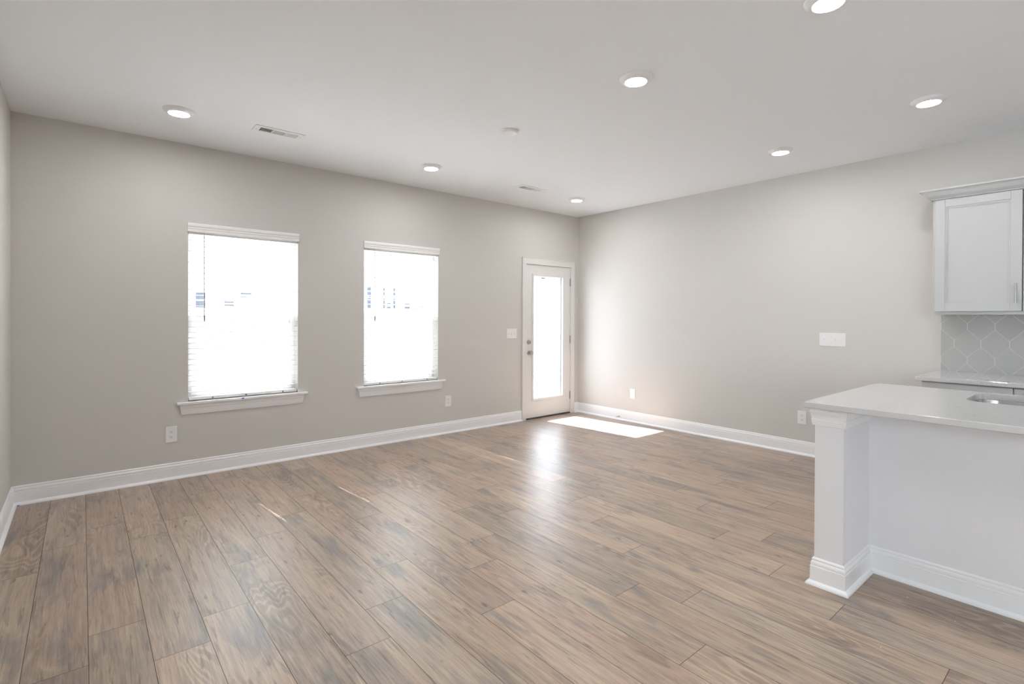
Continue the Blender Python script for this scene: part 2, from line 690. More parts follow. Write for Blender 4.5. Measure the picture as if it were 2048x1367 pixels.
for a, b in FRONT_WIN:
    w.box(a, b, YF - TW, YF, 0, 0.6)
    w.box(a, b, YF - TW, YF, 2.3, H)
tag(w.build('wall_front', M_WALL), 'greige wall behind the camera', 'wall', kind='structure')

# baseboard profile: shoe, flat face, bead, ogee cap
BASE = [(-0.002, 0), (0.031, 0), (0.031, 0.004), (0.029, 0.010), (0.024, 0.0155), (0.018, 0.019), (0.0145, 0.021),
        (0.0140, 0.092), (0.0110, 0.0945), (0.0125, 0.098), (0.0125, 0.107), (0.0105, 0.114), (0.0070, 0.1175),
        (0.0070, 0.121), (0.0085, 0.124), (0.0075, 0.129), (0.0040, 0.1325), (-0.002, 0.1335)]
o = MB().sweep(BASE, [(DX0 - 0.066, 0), (XL, 0)][::-1]).build('baseboard_back', M_TRIM)
tag(o, 'white moulded baseboard along the window wall', 'baseboard', kind='structure')
o = MB().sweep(BASE, [(DX1 + 0.071, 0), (0, 0), (0, -4.0)]).build('baseboard_right', M_TRIM)
tag(o, 'white moulded baseboard along the right wall', 'baseboard', kind='structure')
o = MB().sweep(BASE, [(XL, SIDE_FILL_WIN[1]), (XL, 0)]).build('baseboard_left', M_TRIM)
tag(o, 'white moulded baseboard at the left edge of the photo', 'baseboard', kind='structure')


# ------------------------------------------------------------------ windows of the back wall
def make_window(idx, x0, x1, label):
    r = empty('window_%d' % idx, ((x0 + x1) / 2, 0, WZ0))
    tag(r, label, 'window', kind='structure')
    y0, y1 = 0.085, 0.15
    f = MB()
    f.box(x0, x0 + 0.035, y0, y1, WZ0, WZ1, 0.002)
    f.box(x1 - 0.035, x1, y0, y1, WZ0, WZ1, 0.002)
    f.box(x0 + 0.035, x1 - 0.035, y0, y1, WZ1 - 0.035, WZ1, 0.002)
    f.box(x0 + 0.035, x1 - 0.035, y0, y1, WZ0, WZ0 + 0.04, 0.002)
    f.build('window_frame', M_VINYL, r)
    zm = 1.335
    for nm, za, zb, ya in (('upper_sash', zm - 0.02, WZ1 - 0.035, 0.122), ('lower_sash', WZ0 + 0.04, zm + 0.02, 0.094)):
        s = MB()
        a, b = x0 + 0.035, x1 - 0.035
        s.box(a, a + 0.035, ya, ya + 0.025, za, zb, 0.002)
        s.box(b - 0.035, b, ya, ya + 0.025, za, zb, 0.002)
        s.box(a + 0.035, b - 0.035, ya, ya + 0.025, zb - 0.035, zb, 0.002)
        s.box(a + 0.035, b - 0.035, ya, ya + 0.025, za, za + 0.035, 0.002)
        so = s.build(nm, M_VINYL, r)
        MB().box(a + 0.034, b - 0.034, ya + 0.010, ya + 0.014, za + 0.034, zb - 0.034).build('pane', M_GLASS, so)
    MB().box(x0 + 0.04, x1 - 0.04, 0.1515, 0.1525, WZ0 + 0.03, zm).build('insect_screen', M_SCREEN, r)
    sl = MB()
    sl.box(x0, x1, -0.001, 0.085, 0.598, WZ0, 0)
    sl.box(x0 - 0.082, x1 + 0.085, -0.040, 0.0, 0.598, WZ0, 0.005, 2)
    sill = sl.build('window_sill', M_TRIM, r)
    ap = MB()
    a, b = x0 - 0.062, x1 + 0.055
    pr = [(-0.014, 0.598), (-0.014, 0.575), (-0.017, 0.570), (-0.014, 0.564), (-0.012, 0.530), (-0.009, 0.515), (-0.002, 0.512), (0.0, 0.512), (0.0, 0.598)]
    ap_v0 = [ap.bm.verts.new((a + (0.598 - z) * 0.17, y, z)) for y, z in pr]
    ap_v1 = [ap.bm.verts.new((b - (0.598 - z) * 0.17, y, z)) for y, z in pr]
    fs = [ap.bm.faces.new(ap_v0), ap.bm.faces.new(ap_v1[::-1])]
    for i in range(len(pr)):
        j = (i + 1) % len(pr)
        fs.append(ap.bm.faces.new((ap_v0[i], ap_v1[i], ap_v1[j], ap_v0[j])))
    bmesh.ops.recalc_face_normals(ap.bm, faces=fs)
    ap.build('apron', M_TRIM, sill)
    return r


make_window(1, *W1, 'left window with white sill and apron')
make_window(2, *W2, 'window between the left window and the door')


# ------------------------------------------------------------------ blinds
def make_blind(x0, x1, label):
    """faux wood blind hung inside the opening, ladder holes punched in the slats"""
    cx = (x0 + x1) / 2
    r = empty('window_blind', (cx, 0.037, WZ0))
    tag(r, label, 'blind', 'white slat blinds in the two windows')
    a, b = x0 + 0.006, x1 - 0.006
    yc, dw, th = 0.037, 0.025, 0.0045
    holes = [a + 0.174, b - 0.124]
    zs = [0.693 + 0.0451 * k for k in range(29)]
    s = MB()
    hw, hd = 0.0065, 0.0042
    cuts = [a]
    for h in holes:
        cuts += [h - hw, h + hw]
    cuts.append(b)
    for z in zs:
        for k in range(len(cuts) - 1):
            if k % 2 == 0:
                s.box(cuts[k], cuts[k + 1], yc - dw, yc + dw, z - th / 2, z + th / 2)
            else:
                s.box(cuts[k], cuts[k + 1], yc - dw, yc - hd, z - th / 2, z + th / 2)
                s.box(cuts[k], cuts[k + 1], yc + hd, yc + dw, z - th / 2, z + th / 2)
    s.build('slats', M_SLAT, r)
    MB().box(a, b, yc - 0.028, yc + 0.03, 2.005, 2.058, 0.002).build('head_rail', M_SLAT, r)
    br = MB().box(a, b, yc - 0.025, yc + 0.025, 0.6225, 0.650, 0.004, 2).build('bottom_rail', M_SLAT, r)
    for h in holes + [cx]:
        MB().lathe([(0.007, 0), (0.007, -0.003), (0.004, -0.005)], (h, yc - 0.0252, 0.636), 'Y', 12).build('cord_button', M_WAND, br)
    for h in holes:
        c = MB()
        for yy in (yc - dw - 0.001, yc + dw + 0.001):
            c.tube([(h + 0.012, yy, 0.650), (h + 0.012, yy, 2.01)], 0.0007, 5)
        c.build('ladder_cord', M_SLAT, r)
    # valance with stepped moulding, standing a little in front of the wall
    VAL = [(0.0, 2.022), (0.012, 2.022), (0.014, 2.024), (0.014, 2.042), (0.0115, 2.045), (0.0165, 2.048), (0.0165, 2.059), (0.0145, 2.0615),
           (0.020, 2.066), (0.022, 2.074), (0.022, 2.088), (0.019, 2.094), (0.0, 2.094)]
    va = MB().sweep(VAL, [(x0 - 0.006, -0.0005), (x1 + 0.006, -0.0005)])
    va.build('valance', M_SLAT, r)
    wx = x0 + 0.115
    wd = MB().tube([(wx, -0.006, 2.000), (wx, -0.008, 1.62), (wx, -0.009, 1.285)], 0.0040, 6)
    wd.lathe([(0.004, 0), (0.006, 0.01), (0.006, 0.04), (0.004, 0.05)], (wx, -0.009, 1.282), 'Z', 10)
    wo_ = wd.build('tilt_wand', M_WAND, r)
    MB().tube([(wx, 0.010, 2.012), (wx, -0.004, 2.010), (wx, -0.006, 1.998)], 0.0022, 6).build('hook', M_NICK, wo_)
    lc = MB()
    for dx in (0.0, 0.008):
        lc.tube([(b - 0.075 + dx, -0.004, 2.02), (b - 0.075 + dx, -0.005, 1.30)], 0.0008, 5)
    lo_ = lc.build('lift_cord', M_SLAT, r)
    MB().lathe([(0.002, 0), (0.005, -0.012), (0.006, -0.035), (0.003, -0.04)], (b - 0.071, -0.005, 1.302), 'Z', 10).build('tassel', M_SLAT, lo_)
    return r


make_blind(*W1, 'white slat blind in the left, nearer window')
make_blind(*W2, 'white slat blind in the window next to the door')

# ------------------------------------------------------------------ door
d = empty('door_1', ((DX0 + DX1) / 2, 0, 0))
tag(d, 'white glazed exterior door in the far corner', 'door', kind='structure')
sx0, sx1, sz0, sz1 = -0.987, -0.165, 0.018, 2.016
gx0, gx1, gz0, gz1 = -0.868, -0.292, 0.245, 1.890
s = MB()
ya, yb = 0.001, 0.045
s.box(sx0, gx0, ya, yb, sz0, sz1)
s.box(gx1, sx1, ya, yb, sz0, sz1)
s.box(gx0, gx1, ya, yb, sz0, gz0)
s.box(gx0, gx1, ya, yb, gz1, sz1)
slab = s.build('door_slab', M_DOOR, d)
f = MB()
for (yo, yi) in ((-0.008, 0.001), (0.045, 0.054)):
    q = 0.020
    f.box(gx0 - 0.012, gx0 + q, yo, yi, gz0 - 0.012, gz1 + 0.012, 0.003)
    f.box(gx1 - q, gx1 + 0.012, yo, yi, gz0 - 0.012, gz1 + 0.012, 0.003)
    f.box(gx0 + q, gx1 - q, yo, yi, gz0 - 0.012, gz0 + q, 0.003)
    f.box(gx0 + q, gx1 - q, yo, yi, gz1 - q, gz1 + 0.012, 0.003)
f.build('glazing_frame', M_DOOR, slab)
MB().box(gx0, gx1, 0.020, 0.026, gz0, gz1).build('pane', M_DGLASS, slab)
MB().box(-0.703, -0.618, 0.0185, 0.0195, 1.838, 1.860).build('pane_label', M_STICK, slab)
for nm, z in (('deadbolt', 1.004), ('door_knob', 0.867)):
    k = MB()
    if nm == 'deadbolt':
        k.lathe([(0.030, 0), (0.030, -0.006), (0.026, -0.013), (0.014, -0.016), (0.012, -0.018)], (-0.928, 0.001, z), 'Y', 32)
        k.box(-0.932, -0.924, -0.034, -0.016, z - 0.016, z + 0.016, 0.003)
    else:
        k.lathe([(0.031, 0), (0.031, -0.005), (0.027, -0.010), (0.012, -0.013), (0.011, -0.032), (0.018, -0.036), (0.026, -0.043),
                 (0.028, -0.052), (0.026, -0.060), (0.018, -0.066), (0.004, -0.068)], (-0.928, 0.001, z), 'Y', 32)
    k.build(nm, M_NICK, slab, True)
for z0, z1 in ((1.760, 1.862), (0.972, 1.074), (0.200, 0.302)):
    h = MB()
    h.lathe([(0.0065, 0), (0.0065, z1 - z0)], (-0.1615, -0.006, z0), 'Z', 12)
    h.lathe([(0.004, 0), (0.008, 0.003), (0.004, 0.008)], (-0.1615, -0.006, z1), 'Z', 12)
    h.box(-0.172, -0.1615, -0.0025, 0.0005, z0, z1)
    h.build('hinge', M_PULL, slab)
c = MB()
cy = -0.017
c.poly([(-1.056, cy, 0), (DX0 + 0.002, cy, 0), (DX0 + 0.002, cy, DZ1 - 0.002), (-1.056, cy, 2.100)], (0, 0.017, 0))
c.poly([(DX1 - 0.002, cy, 0), (-0.090, cy, 0), (-0.090, cy, 2.100), (DX1 - 0.002, cy, DZ1 - 0.002)], (0, 0.017, 0))
c.poly([(-1.056, cy, 2.100), (DX0 + 0.002, cy, DZ1 - 0.002), (DX1 - 0.002, cy, DZ1 - 0.002), (-0.090, cy, 2.100)], (0, 0.017, 0))
# inner bead of the casing
c.box(-1.056, -1.048, -0.021, cy, 0, 2.1, 0.002)
c.box(-0.098, -0.090, -0.021, cy, 0, 2.1, 0.002)
c.box(-1.048, -0.098, -0.021, cy, 2.092, 2.1, 0.002)
c.build('door_casing', M_DOOR, d)
j = MB()
j.box(DX0, DX0 + 0.003, 0, TW, 0, DZ1)
j.box(DX1 - 0.003, DX1, 0, TW, 0, DZ1)
j.box(DX0, DX1, 0, TW, DZ1 - 0.003, DZ1)
j.box(DX0 + 0.003, DX0 + 0.018, 0.055, 0.09, 0, DZ1 - 0.003)
j.box(DX1 - 0.018, DX1 - 0.003, 0.055, 0.09, 0, DZ1 - 0.003)
j.box(DX0 + 0.018, DX1 - 0.018, 0.055, 0.09, DZ1 - 0.018, DZ1 - 0.003)
j.build('door_jamb', M_DOOR, d)
MB().box(DX0 + 0.003, DX1 - 0.003, -0.012, TW + 0.02, 0.0003, 0.012, 0.003).build('threshold', M_SEAM, d)

# ------------------------------------------------------------------ windows behind the camera, added unseen to let in fill daylight
for i, (a, b) in enumerate(FRONT_WIN):
    r = empty('window_%d' % (3 + i), ((a + b) / 2, YF, 0.6))
    tag(r, 'plain window in the wall behind the camera', 'window', kind='structure')
    f = MB()
    for (p, q, z0, z1) in ((a, a + .05, .6, 2.3), (b - .05, b, .6, 2.3), (a + .05, b - .05, .6, .65), (a + .05, b - .05, 2.25, 2.3), (a + .05, b - .05, 1.42, 1.47)):
        f.box(p, q, YF - .12, YF - .06, z0, z1)
    f.build('window_frame', M_VINYL, r)
    MB().box(a + .05, b - .05, YF - .092, YF - .088, .65, 2.25).build('pane', M_GLASS, r)
r = empty('window_3', (XL, sum(SIDE_FILL_WIN) / 2, 0.2))
tag(r, 'wide unseen window added for fill light in the left wall behind the camera', 'window', kind='structure')
f = MB()
for (p, q, z0, z1) in ((SIDE_FILL_WIN[0], SIDE_FILL_WIN[0] + .05, 0.8, 1.9), (SIDE_FILL_WIN[1] - .05, SIDE_FILL_WIN[1], 0.8, 1.9), (SIDE_FILL_WIN[0] + .05, SIDE_FILL_WIN[1] - .05, 0.8, 0.85),
                       (SIDE_FILL_WIN[0] + .05, SIDE_FILL_WIN[1] - .05, 1.85, 1.9), (-7.275, -7.225, 0.85, 1.85)):
    f.box(XL - .12, XL - .06, p, q, z0, z1)
f.build('window_frame', M_VINYL, r)
MB().box(XL - .092, XL - .088, SIDE_FILL_WIN[0] + .05, SIDE_FILL_WIN[1] - .05, 0.85, 1.85).build('pane', M_GLASS, r)


# ------------------------------------------------------------------ outlets and switches
def plate_geo(name, w, h, t, mat_, parent):
    b = MB()
    b.box(-w / 2, w / 2, -t, 0, -h / 2, h / 2, 0.0025, 2)
    return b.build(name, mat_, parent)


def make_outlet(loc, rot, label, kind='outlet'):
    r = empty('wall_outlet' if kind == 'outlet' else 'cable_plate', (0, 0, 0))
    plate_geo('cover_plate', 0.079, 0.126, 0.0055, M_PLAST, r)
    if kind == 'outlet':
        for dz in (0.020, -0.020):
            rc = MB()
            pts = []
            for k in range(24):
                a = 2 * math.pi * k / 24
                pts.append((0.0172 * math.cos(a), -0.0055, dz + max(-0.0138, min(0.0138, 0.0172 * math.sin(a)))))
            rc.poly(pts, (0, -0.0016, 0))
            ro = rc.build('receptacle', M_PLAST, r)
            sl = MB()
            sl.box(-0.0075, -0.0052, -0.0076, -0.0068, dz - 0.001, dz + 0.008)
            sl.box(0.0052, 0.0075, -0.0076, -0.0068, dz - 0.000, dz + 0.0075)
            sl.lathe([(0.0028, 0), (0.0028, -0.0008)], (0, -0.0068, dz - 0.0070), 'Y', 12)
            sl.build('slots', M_DARK, ro)
        MB().lathe([(0.0032, 0), (0.0028, -0.001)], (0, -0.0055, 0), 'Y', 12).build('screw', M_PLAST, r)
    else:
        MB().box(-0.011, 0.011, -0.0075, -0.0055, -0.006, 0.024, 0.001).build('jack', M_PLAST, r)
        for dz in (-0.048, 0.048):
            MB().lathe([(0.0032, 0), (0.0028, -0.001)], (0, -0.0055, dz), 'Y', 12).build('screw', M_PLAST, r)
    r.location = loc
    r.rotation_euler = (0, 0, rot)
    tag(r, label, 'outlet' if kind == 'outlet' else 'wall plate', 'power outlets on the walls' if kind == 'outlet' else None)
    return r


R90 = -math.pi / 2
make_outlet((-4.822, 0, 0.365), 0, 'white duplex outlet on the back wall under the left window')
make_outlet((-2.168, 0, 0.366), 0, 'small white duplex outlet low between the second window and the door')
make_outlet((0, -2.953, 0.361), R90, 'white duplex outlet on the right wall just left of the island')
make_outlet((0, -0.946, 0.359), R90, 'small pale cable plate low on the right wall near the corner', 'plate')


def make_switch(loc, rot, n, w, label):
    r = empty('light_switch', (0, 0, 0))
    plate_geo('cover_plate', w, 0.124, 0.0055, M_PLAST, r)
    for k in range(n):
        x = (k - (n - 1) / 2) * 0.046
        fr = MB().box(x - 0.006, x + 0.006, -0.0062, -0.0052, -0.0125, 0.0125).build('toggle_surround', M_DARK if False else M_PLAST, r)
        upk = (k % 2 == 0)
        t = MB()
        s_ = 1 if upk else -1
        t.poly([(x - 0.0038, -0.0060, -0.009), (x - 0.0038, -0.0060, 0.009), (x - 0.0038, -0.0125, s_ * 0.012 + 0.0025), (x - 0.0038, -0.0140, s_ * 0.012 - 0.0025)]
               if upk else
               [(x - 0.0038, -0.0060, -0.009), (x - 0.0038, -0.0060, 0.009), (x - 0.0038, -0.0140, s_ * 0.012 + 0.0025), (x - 0.0038, -0.0125, s_ * 0.012 - 0.0025)],
               (0.0076, 0, 0))
        t.build('toggle', M_PLAST, r)
    for k in range(n):
        x = (k - (n - 1) / 2) * 0.046
        for dz in (-0.030, 0.030):
            MB().lathe([(0.003, 0), (0.0026, -0.001)], (x, -0.0055, dz), 'Y', 10).build('screw', M_PLAST, r)
    r.location = loc
    r.rotation_euler = (0, 0, rot)
    tag(r, label, 'light switch')
    return r


make_switch((-1.226, 0, 1.122), 0, 3, 0.164, 'white three-toggle switch plate beside the glazed door')
make_switch((0, -3.212, 1.128), R90, 4, 0.220, 'wide white four-toggle switch plate on the right wall')

# door stop on the right baseboard
r = empty('door_stop', (-0.014, -0.745, 0.045))
tag(r, 'small metal spring door stop on the right baseboard', 'door stop')
MB().lathe([(0.009, 0), (0.009, -0.004), (0.005, -0.008)], (-0.014, -0.745, 0.045), 'X', 16).build('mount', M_NICK, r)
sp = []
for k in range(180):
    a = k * 0.45
    sp.append((-0.022 - 0.055 * k / 179, -0.745 + 0.0045 * math.cos(a), 0.045 + 0.0045 * math.sin(a)))
MB().tube(sp, 0.0011, 5).build('spring', M_NICK, r)
MB().lathe([(0.007, 0), (0.007, -0.010), (0.004, -0.012)], (-0.077, -0.745, 0.045), 'X', 16).build('bumper', M_PLAST, r)

# ------------------------------------------------------------------ ceiling lights
r = empty('disc_light', (0, 0, H))
trim = MB().lathe([(0.0595, -0.021), (0.063, -0.0245), (0.070, -0.024), (0.088, -0.012), (0.0955, -0.004), (0.096, 0.0)], (0, 0, H), 'Z', 56, False)
trim.build('trim_ring', M_PLAST, r, True)
MB().lathe([(0.0622, -0.0235), (0.061, -0.018)], (0, 0, H), 'Z', 48).build('lens', M_LENS, r)
spots = [
    (-4.863, -0.768, 'leftmost lit disc light on the ceiling, above the left window'),
    (-2.857, -0.766, 'lit disc light on the ceiling in front of the second window'),
    (-0.849, -0.755, 'smallest lit disc light, on the ceiling near the glazed door'),
    (-2.862, -3.098, 'large lit disc light on the ceiling near the middle of the room'),
    (-0.858, -3.090, 'lit disc light on the ceiling near the right wall, left of the cabinet'),
    (-1.170, -4.140, 'lit disc light on the ceiling between the island and the wall cabinet'),
    (-2.835, -4.110, 'lit disc light cut off by the top edge of the photo'),
    (-4.863, -3.095, 'lit disc light overhead at the left, outside the photo'),
    (-4.5, -6.6, 'unseen disc light added for fill behind the camera on the left'),  # from here on, unseen lamps added to brighten the room
    (-2.8, -6.6, 'unseen disc light added for fill behind the camera in the middle'),
    (-1.17, -6.2, 'unseen disc light added for fill behind the camera near the kitchen wall'),
    (-2.8, -8.4, 'unseen disc light added for fill behind the camera towards the front wall'),
]
for i, (x, y, lab) in enumerate(spots):
    o = r if i == 0 else copy_tree(r)
    o.location = (x, y, H)
    tag(o, lab, 'ceiling light', 'round disc lights on the ceiling')

# smoke detector
r = empty('smoke_detector', (-2.884, -1.945, H))
tag(r, 'plain white round cap on the ceiling between the disc lights', 'smoke detector')
MB().lathe([(0.070, 0), (0.070, -0.010), (0.064, -0.013)], (-2.884, -1.945, H), 'Z', 40).build('base', M_PLAST, r, True)
MB().lathe([(0.063, -0.012), (0.060, -0.019), (0.045, -0.024), (0.012, -0.026)], (-2.884, -1.945, H), 'Z', 40).build('cap', M_PLAST, r, True)


# ceiling vents
def make_vent(cx, cy, label):
    L_, Wd = 0.355, 0.148
    r = empty('ceiling_vent', (cx, cy, H))
    tag(r, label, 'vent', 'white ceiling supply vents')
    f = MB()
    z0, z1 = H - 0.006, H
    x0, x1, y0, y1 = cx - L_ / 2, cx + L_ / 2, cy - Wd / 2, cy + Wd / 2
    bays = [(-0.136, -0.048), (-0.040, 0.040), (0.048, 0.136)]
    by0, by1 = cy - 0.040, cy + 0.040
    f.box(x0, x1, y0, by0, z0, z1, 0.002)
    f.box(x0, x1, by1, y1, z0, z1, 0.002)
    xs_ = [x0] + [cx + v for bb in bays for v in bb] + [x1]
    for i in range(0, len(xs_), 2):
        f.box(xs_[i], xs_[i + 1], by0, by1, z0, z1)
    f.build('vent_frame', M_VINYL, r)
    MB().box(cx - 0.137, cx + 0.137, by0, by1, H - 0.0012, H - 0.0004).build('dark_backing', M_DARK, r)
    # end bays have cross louvres leaning outwards, the middle one long louvres
    for bi, (a, b) in enumerate(bays):
        s = MB()
        if bi != 1:
            n = 8
            lean = -0.006 if bi == 0 else 0.006
            for k in range(n):
                x = cx + a + (b - a) * (k + 0.5) / n
                s.poly([(x - 0.0012, by0, z1 - 0.001), (x + 0.0012, by0, z1 - 0.001), (x + 0.0012 + lean, by0, z0 - 0.002), (x - 0.0012 + lean, by0, z0 - 0.002)], (0, by1 - by0, 0))
        else:
            n = 8
            for k in range(n):
                y = by0 + (by1 - by0) * (k + 0.5) / n
                s.poly([(cx + a, y - 0.001, z1 - 0.001), (cx + a, y + 0.001, z1 - 0.001), (cx + a, y + 0.001, z0 - 0.002), (cx + a, y - 0.001, z0 - 0.002)], (b - a, 0, 0))
        s.build('louvres', M_VINYL, r)
    for sx in (-0.160, 0.160):
        MB().lathe([(0.004, -0.006), (0.003, -0.0075)], (cx + sx, cy, H), 'Z', 12).build('screw', M_NICK, r)
    return r


make_vent(-4.215, -0.776, 'white three-bay ceiling vent above the left window')
make_vent(-1.610, -0.765, 'smaller looking white ceiling vent nearer the glazed door')

# ------------------------------------------------------------------ kitchen island
IX, IY, IE = -2.19, -3.975, -6.7       # seating face, end face, far end
r = empty('kitchen_island', (-1.9, -5.2, 0))
tag(r, 'white painted island base with an end pilaster and moulded baseboard', 'island')
b = MB()
b.box(IX + 0.02, -1.55, IE + 0.02, IY - 0.022, 0.10, 0.12)
b.box(IX, IX + 0.02, IE, IY - 0.001, 0.0, 0.884)
b.box(IX + 0.02, -1.53, IY - 0.022, IY - 0.001, 0.0, 0.884)
b.box(-1.55, -1.53, IE, IY - 0.022, 0.1, 0.884)
b.box(IX + 0.02, -1.55, IE, IE + 0.02, 0.0, 0.884)
b.build('body', M_ISL, r)
pil = MB().box(-2.570, IX, -4.102, IY, 0, 0.884, 0.001).build('pilaster', M_ISL, r)
CAP = [(-0.002, 0.792), (0.007, 0.793), (0.0090, 0.796), (0.0090, 0.802), (0.0112, 0.804), (0.0112, 0.812), (0.0125, 0.814), (0.0125, 0.826),
       (0.0105, 0.828), (0.0120, 0.831), (0.0132, 0.842), (0.0158, 0.852), (0.0182, 0.858), (0.0188, 0.862), (0.0188, 0.870), (0.0155, 0.873),
       (0.0155, 0.884), (-0.002, 0.884)]
MB().sweep(CAP, [(-1.56, IY), (-2.570, IY), (-2.570, -4.102), (IX, -4.102)]).build('capital', M_TRIM, pil)
MB().sweep([(d_, z_ * 1.0) for d_, z_ in BASE], [(-1.56, IY), (-2.570, IY), (-2.570, -4.102), (IX, -4.102), (IX, IE)]).build('baseboard', M_TRIM, r)
dr = MB()
for k in range(4):
    y1_ = IY - 0.06 - k * 0.655
    dr.box(-1.53, -1.51, y1_ - 0.63, y1_, 0.13, 0.86, 0.002)
dr.build('door_fronts', M_CAB, r)


def rrect(x0, x1, y0, y1, rad, seg=10):
    pts = []
    for cx, cy, a0 in ((x1 - rad, y1 - rad, 0), (x0 + rad, y1 - rad, 90), (x0 + rad, y0 + rad, 180), (x1 - rad, y0 + rad, 270)):
        for k in range(seg + 1):
            a = math.radians(a0 + 90 * k / seg)
            pts.append((cx + rad * math.cos(a), cy + rad * math.sin(a)))
    return pts


# island worktop with the sink cut out
outer = [(-2.640, -3.947), (-1.490, -3.947), (-1.490, IE - 0.03), (-2.640, IE - 0.03)]
SNK = (-1.975, -1.555, -5.22, -4.445)
inner = rrect(*SNK, 0.09)
bm = bmesh.new()
zt, zb = 0.914, 0.884


def ring(pts, z):
    vs_ = [bm.verts.new((p[0], p[1], z)) for p in pts]
    es_ = [bm.edges.new((vs_[i], vs_[(i + 1) % len(vs_)])) for i in range(len(vs_))]
    return vs_, es_


e_ = 0.003
outer_in = [(-2.640 + e_, -3.947 - e_), (-1.490 - e_, -3.947 - e_), (-1.490 - e_, IE - 0.03 + e_), (-2.640 + e_, IE - 0.03 + e_)]
ot, oet = ring(outer_in, zt)
it_, iet = ring(inner, zt)
bmesh.ops.triangle_fill(bm, edges=oet + iet, use_beauty=True)
ob, oeb = ring(outer_in, zb)
ib, ieb = ring(inner, zb)
bmesh.ops.triangle_fill(bm, edges=oeb + ieb, use_beauty=True)
om1 = [bm.verts.new((p[0], p[1], zt - e_)) for p in outer]
om0 = [bm.verts.new((p[0], p[1], zb + e_)) for p in outer]
for A, B in ((ot, om1), (om1, om0), (om0, ob), (ib, it_)):
    for i in range(len(A)):
        k = (i + 1) % len(A)
        bm.faces.new((A[i], A[k], B[k], B[i]))
bmesh.ops.recalc_face_normals(bm, faces=bm.faces)
me = bpy.data.meshes.new('island_countertop')
bm.to_mesh(me)
bm.free()
me.materials.append(M_QUARTZ)
o = bpy.data.objects.new('island_countertop', me)
COL.objects.link(o)
tag(o, 'glossy white speckled quartz worktop on the island, with the sink cutout', 'countertop')

# undermount sink
r = empty('kitchen_sink', ((SNK[0] + SNK[1]) / 2, (SNK[2] + SNK[3]) / 2, 0.67))
tag(r, 'stainless steel undermount sink set into the island worktop', 'sink')
b = MB()
g_ = 0.004
levels = [(0.022, 0.8835, 0.1), (-g_, 0.8835, 0.09), (-g_ - 0.001, 0.880, 0.09), (-0.010, 0.70, 0.085), (-0.020, 0.678, 0.08), (-0.045, 0.668, 0.07), (-0.15, 0.665, 0.03)]
rings = []
for gr, z, rad in levels:
    grw = gr
    pts = rrect(SNK[0] - grw, SNK[1] + grw, SNK[2] - grw, SNK[3] + grw, rad)
    rings.append([b.bm.verts.new((p[0], p[1], z)) for p in pts])
for A, B in zip(rings, rings[1:]):
    for i in range(len(A)):
        k = (i + 1) % len(A)
        b.bm.faces.new((A[i], A[k], B[k], B[i]))
b.bm.faces.new(rings[-1])
b.build('bowl', M_STEEL, r, True)
MB().lathe([(0.045, 0), (0.045, 0.003), (0.035, 0.002), (0.03, -0.001)], ((SNK[0] + SNK[1]) / 2, (SNK[2] + SNK[3]) / 2, 0.6655), 'Z', 28).build('drain', M_NICK, r)


# ------------------------------------------------------------------ wall kitchen run
def shaker(bmx, xf, y0, y1, z0, z1, t=0.020, st=0.060):
    """frame and panel door whose face looks to -x at xf"""
    xb = xf + t
    bmx.box(xf, xb, y0, y0 + st, z0, z1, 0.0015)
    bmx.box(xf, xb, y1 - st, y1, z0, z1, 0.0015)
    bmx.box(xf, xb, y0 + st, y1 - st, z0, z0 + st, 0.0015)
    bmx.box(xf, xb, y0 + st, y1 - st, z1 - st, z1, 0.0015)
    # stepped bead round the recessed panel
    q = 0.008
    for k, dx in ((0, 0.003), (1, 0.006)):
        a0, a1, c0, c1 = y0 + st + k * q, y1 - st - k * q, z0 + st + k * q, z1 - st - k * q
        bmx.box(xf + dx, xb, a0, a0 + q, c0, c1, 0.001)
        bmx.box(xf + dx, xb, a1 - q, a1, c0, c1, 0.001)
        bmx.box(xf + dx, xb, a0 + q, a1 - q, c0, c0 + q, 0.001)
        bmx.box(xf + dx, xb, a0 + q, a1 - q, c1 - q, c1, 0.001)
    bmx.box(xf + 0.010, xb - 0.003, y0 + st + 2 * q, y1 - st - 2 * q, z0 + st + 2 * q, z1 - st - 2 * q)


def bar_pull(parent, x, y, z0, z1, r_=0.0052):
    b_ = MB()
    b_.tube([(x - 0.030, y, z0), (x - 0.030, y, z1)], r_, 16)
    for z in (z0 + 0.02, z1 - 0.02):
        b_.tube([(x, y, z), (x - 0.030, y, z)], 0.004, 10)
    b_.build('bar_handle', M_PULL, parent, True)


r = empty('wall_cabinet', (-0.16, -4.5, 1.356))
tag(r, 'white framed wall cabinet with crown moulding at the right edge of the photo', 'cabinet')
CY0, CY1 = -4.004, -5.02
b = MB()
b.box(-0.308, -0.002, CY1, CY0, 1.357, 2.262, 0.001)
b.build('body', M_CAB, r)
for (a, c_, hy) in ((-4.500, -4.020, -4.472), (-5.004, -4.507, -4.540)):
    dm = MB()
    shaker(dm, -0.330, a, c_, 1.382, 2.236)
    dd = dm.build('cabinet_door', M_CAB, r)
    bar_pull(dd, -0.330, hy, 1.437, 1.577)
CROWN = [(-0.002, 2.238), (0.010, 2.238), (0.011, 2.244), (0.022, 2.251), (0.036, 2.262), (0.047, 2.277), (0.054, 2.289), (0.060, 2.292), (0.062, 2.297),
         (0.070, 2.299), (0.071, 2.312), (-0.002, 2.313)]
MB().sweep(CROWN, [(-0.002, CY0), (-0.330, CY0), (-0.330, CY1)]).build('crown_moulding', M_CAB, r)

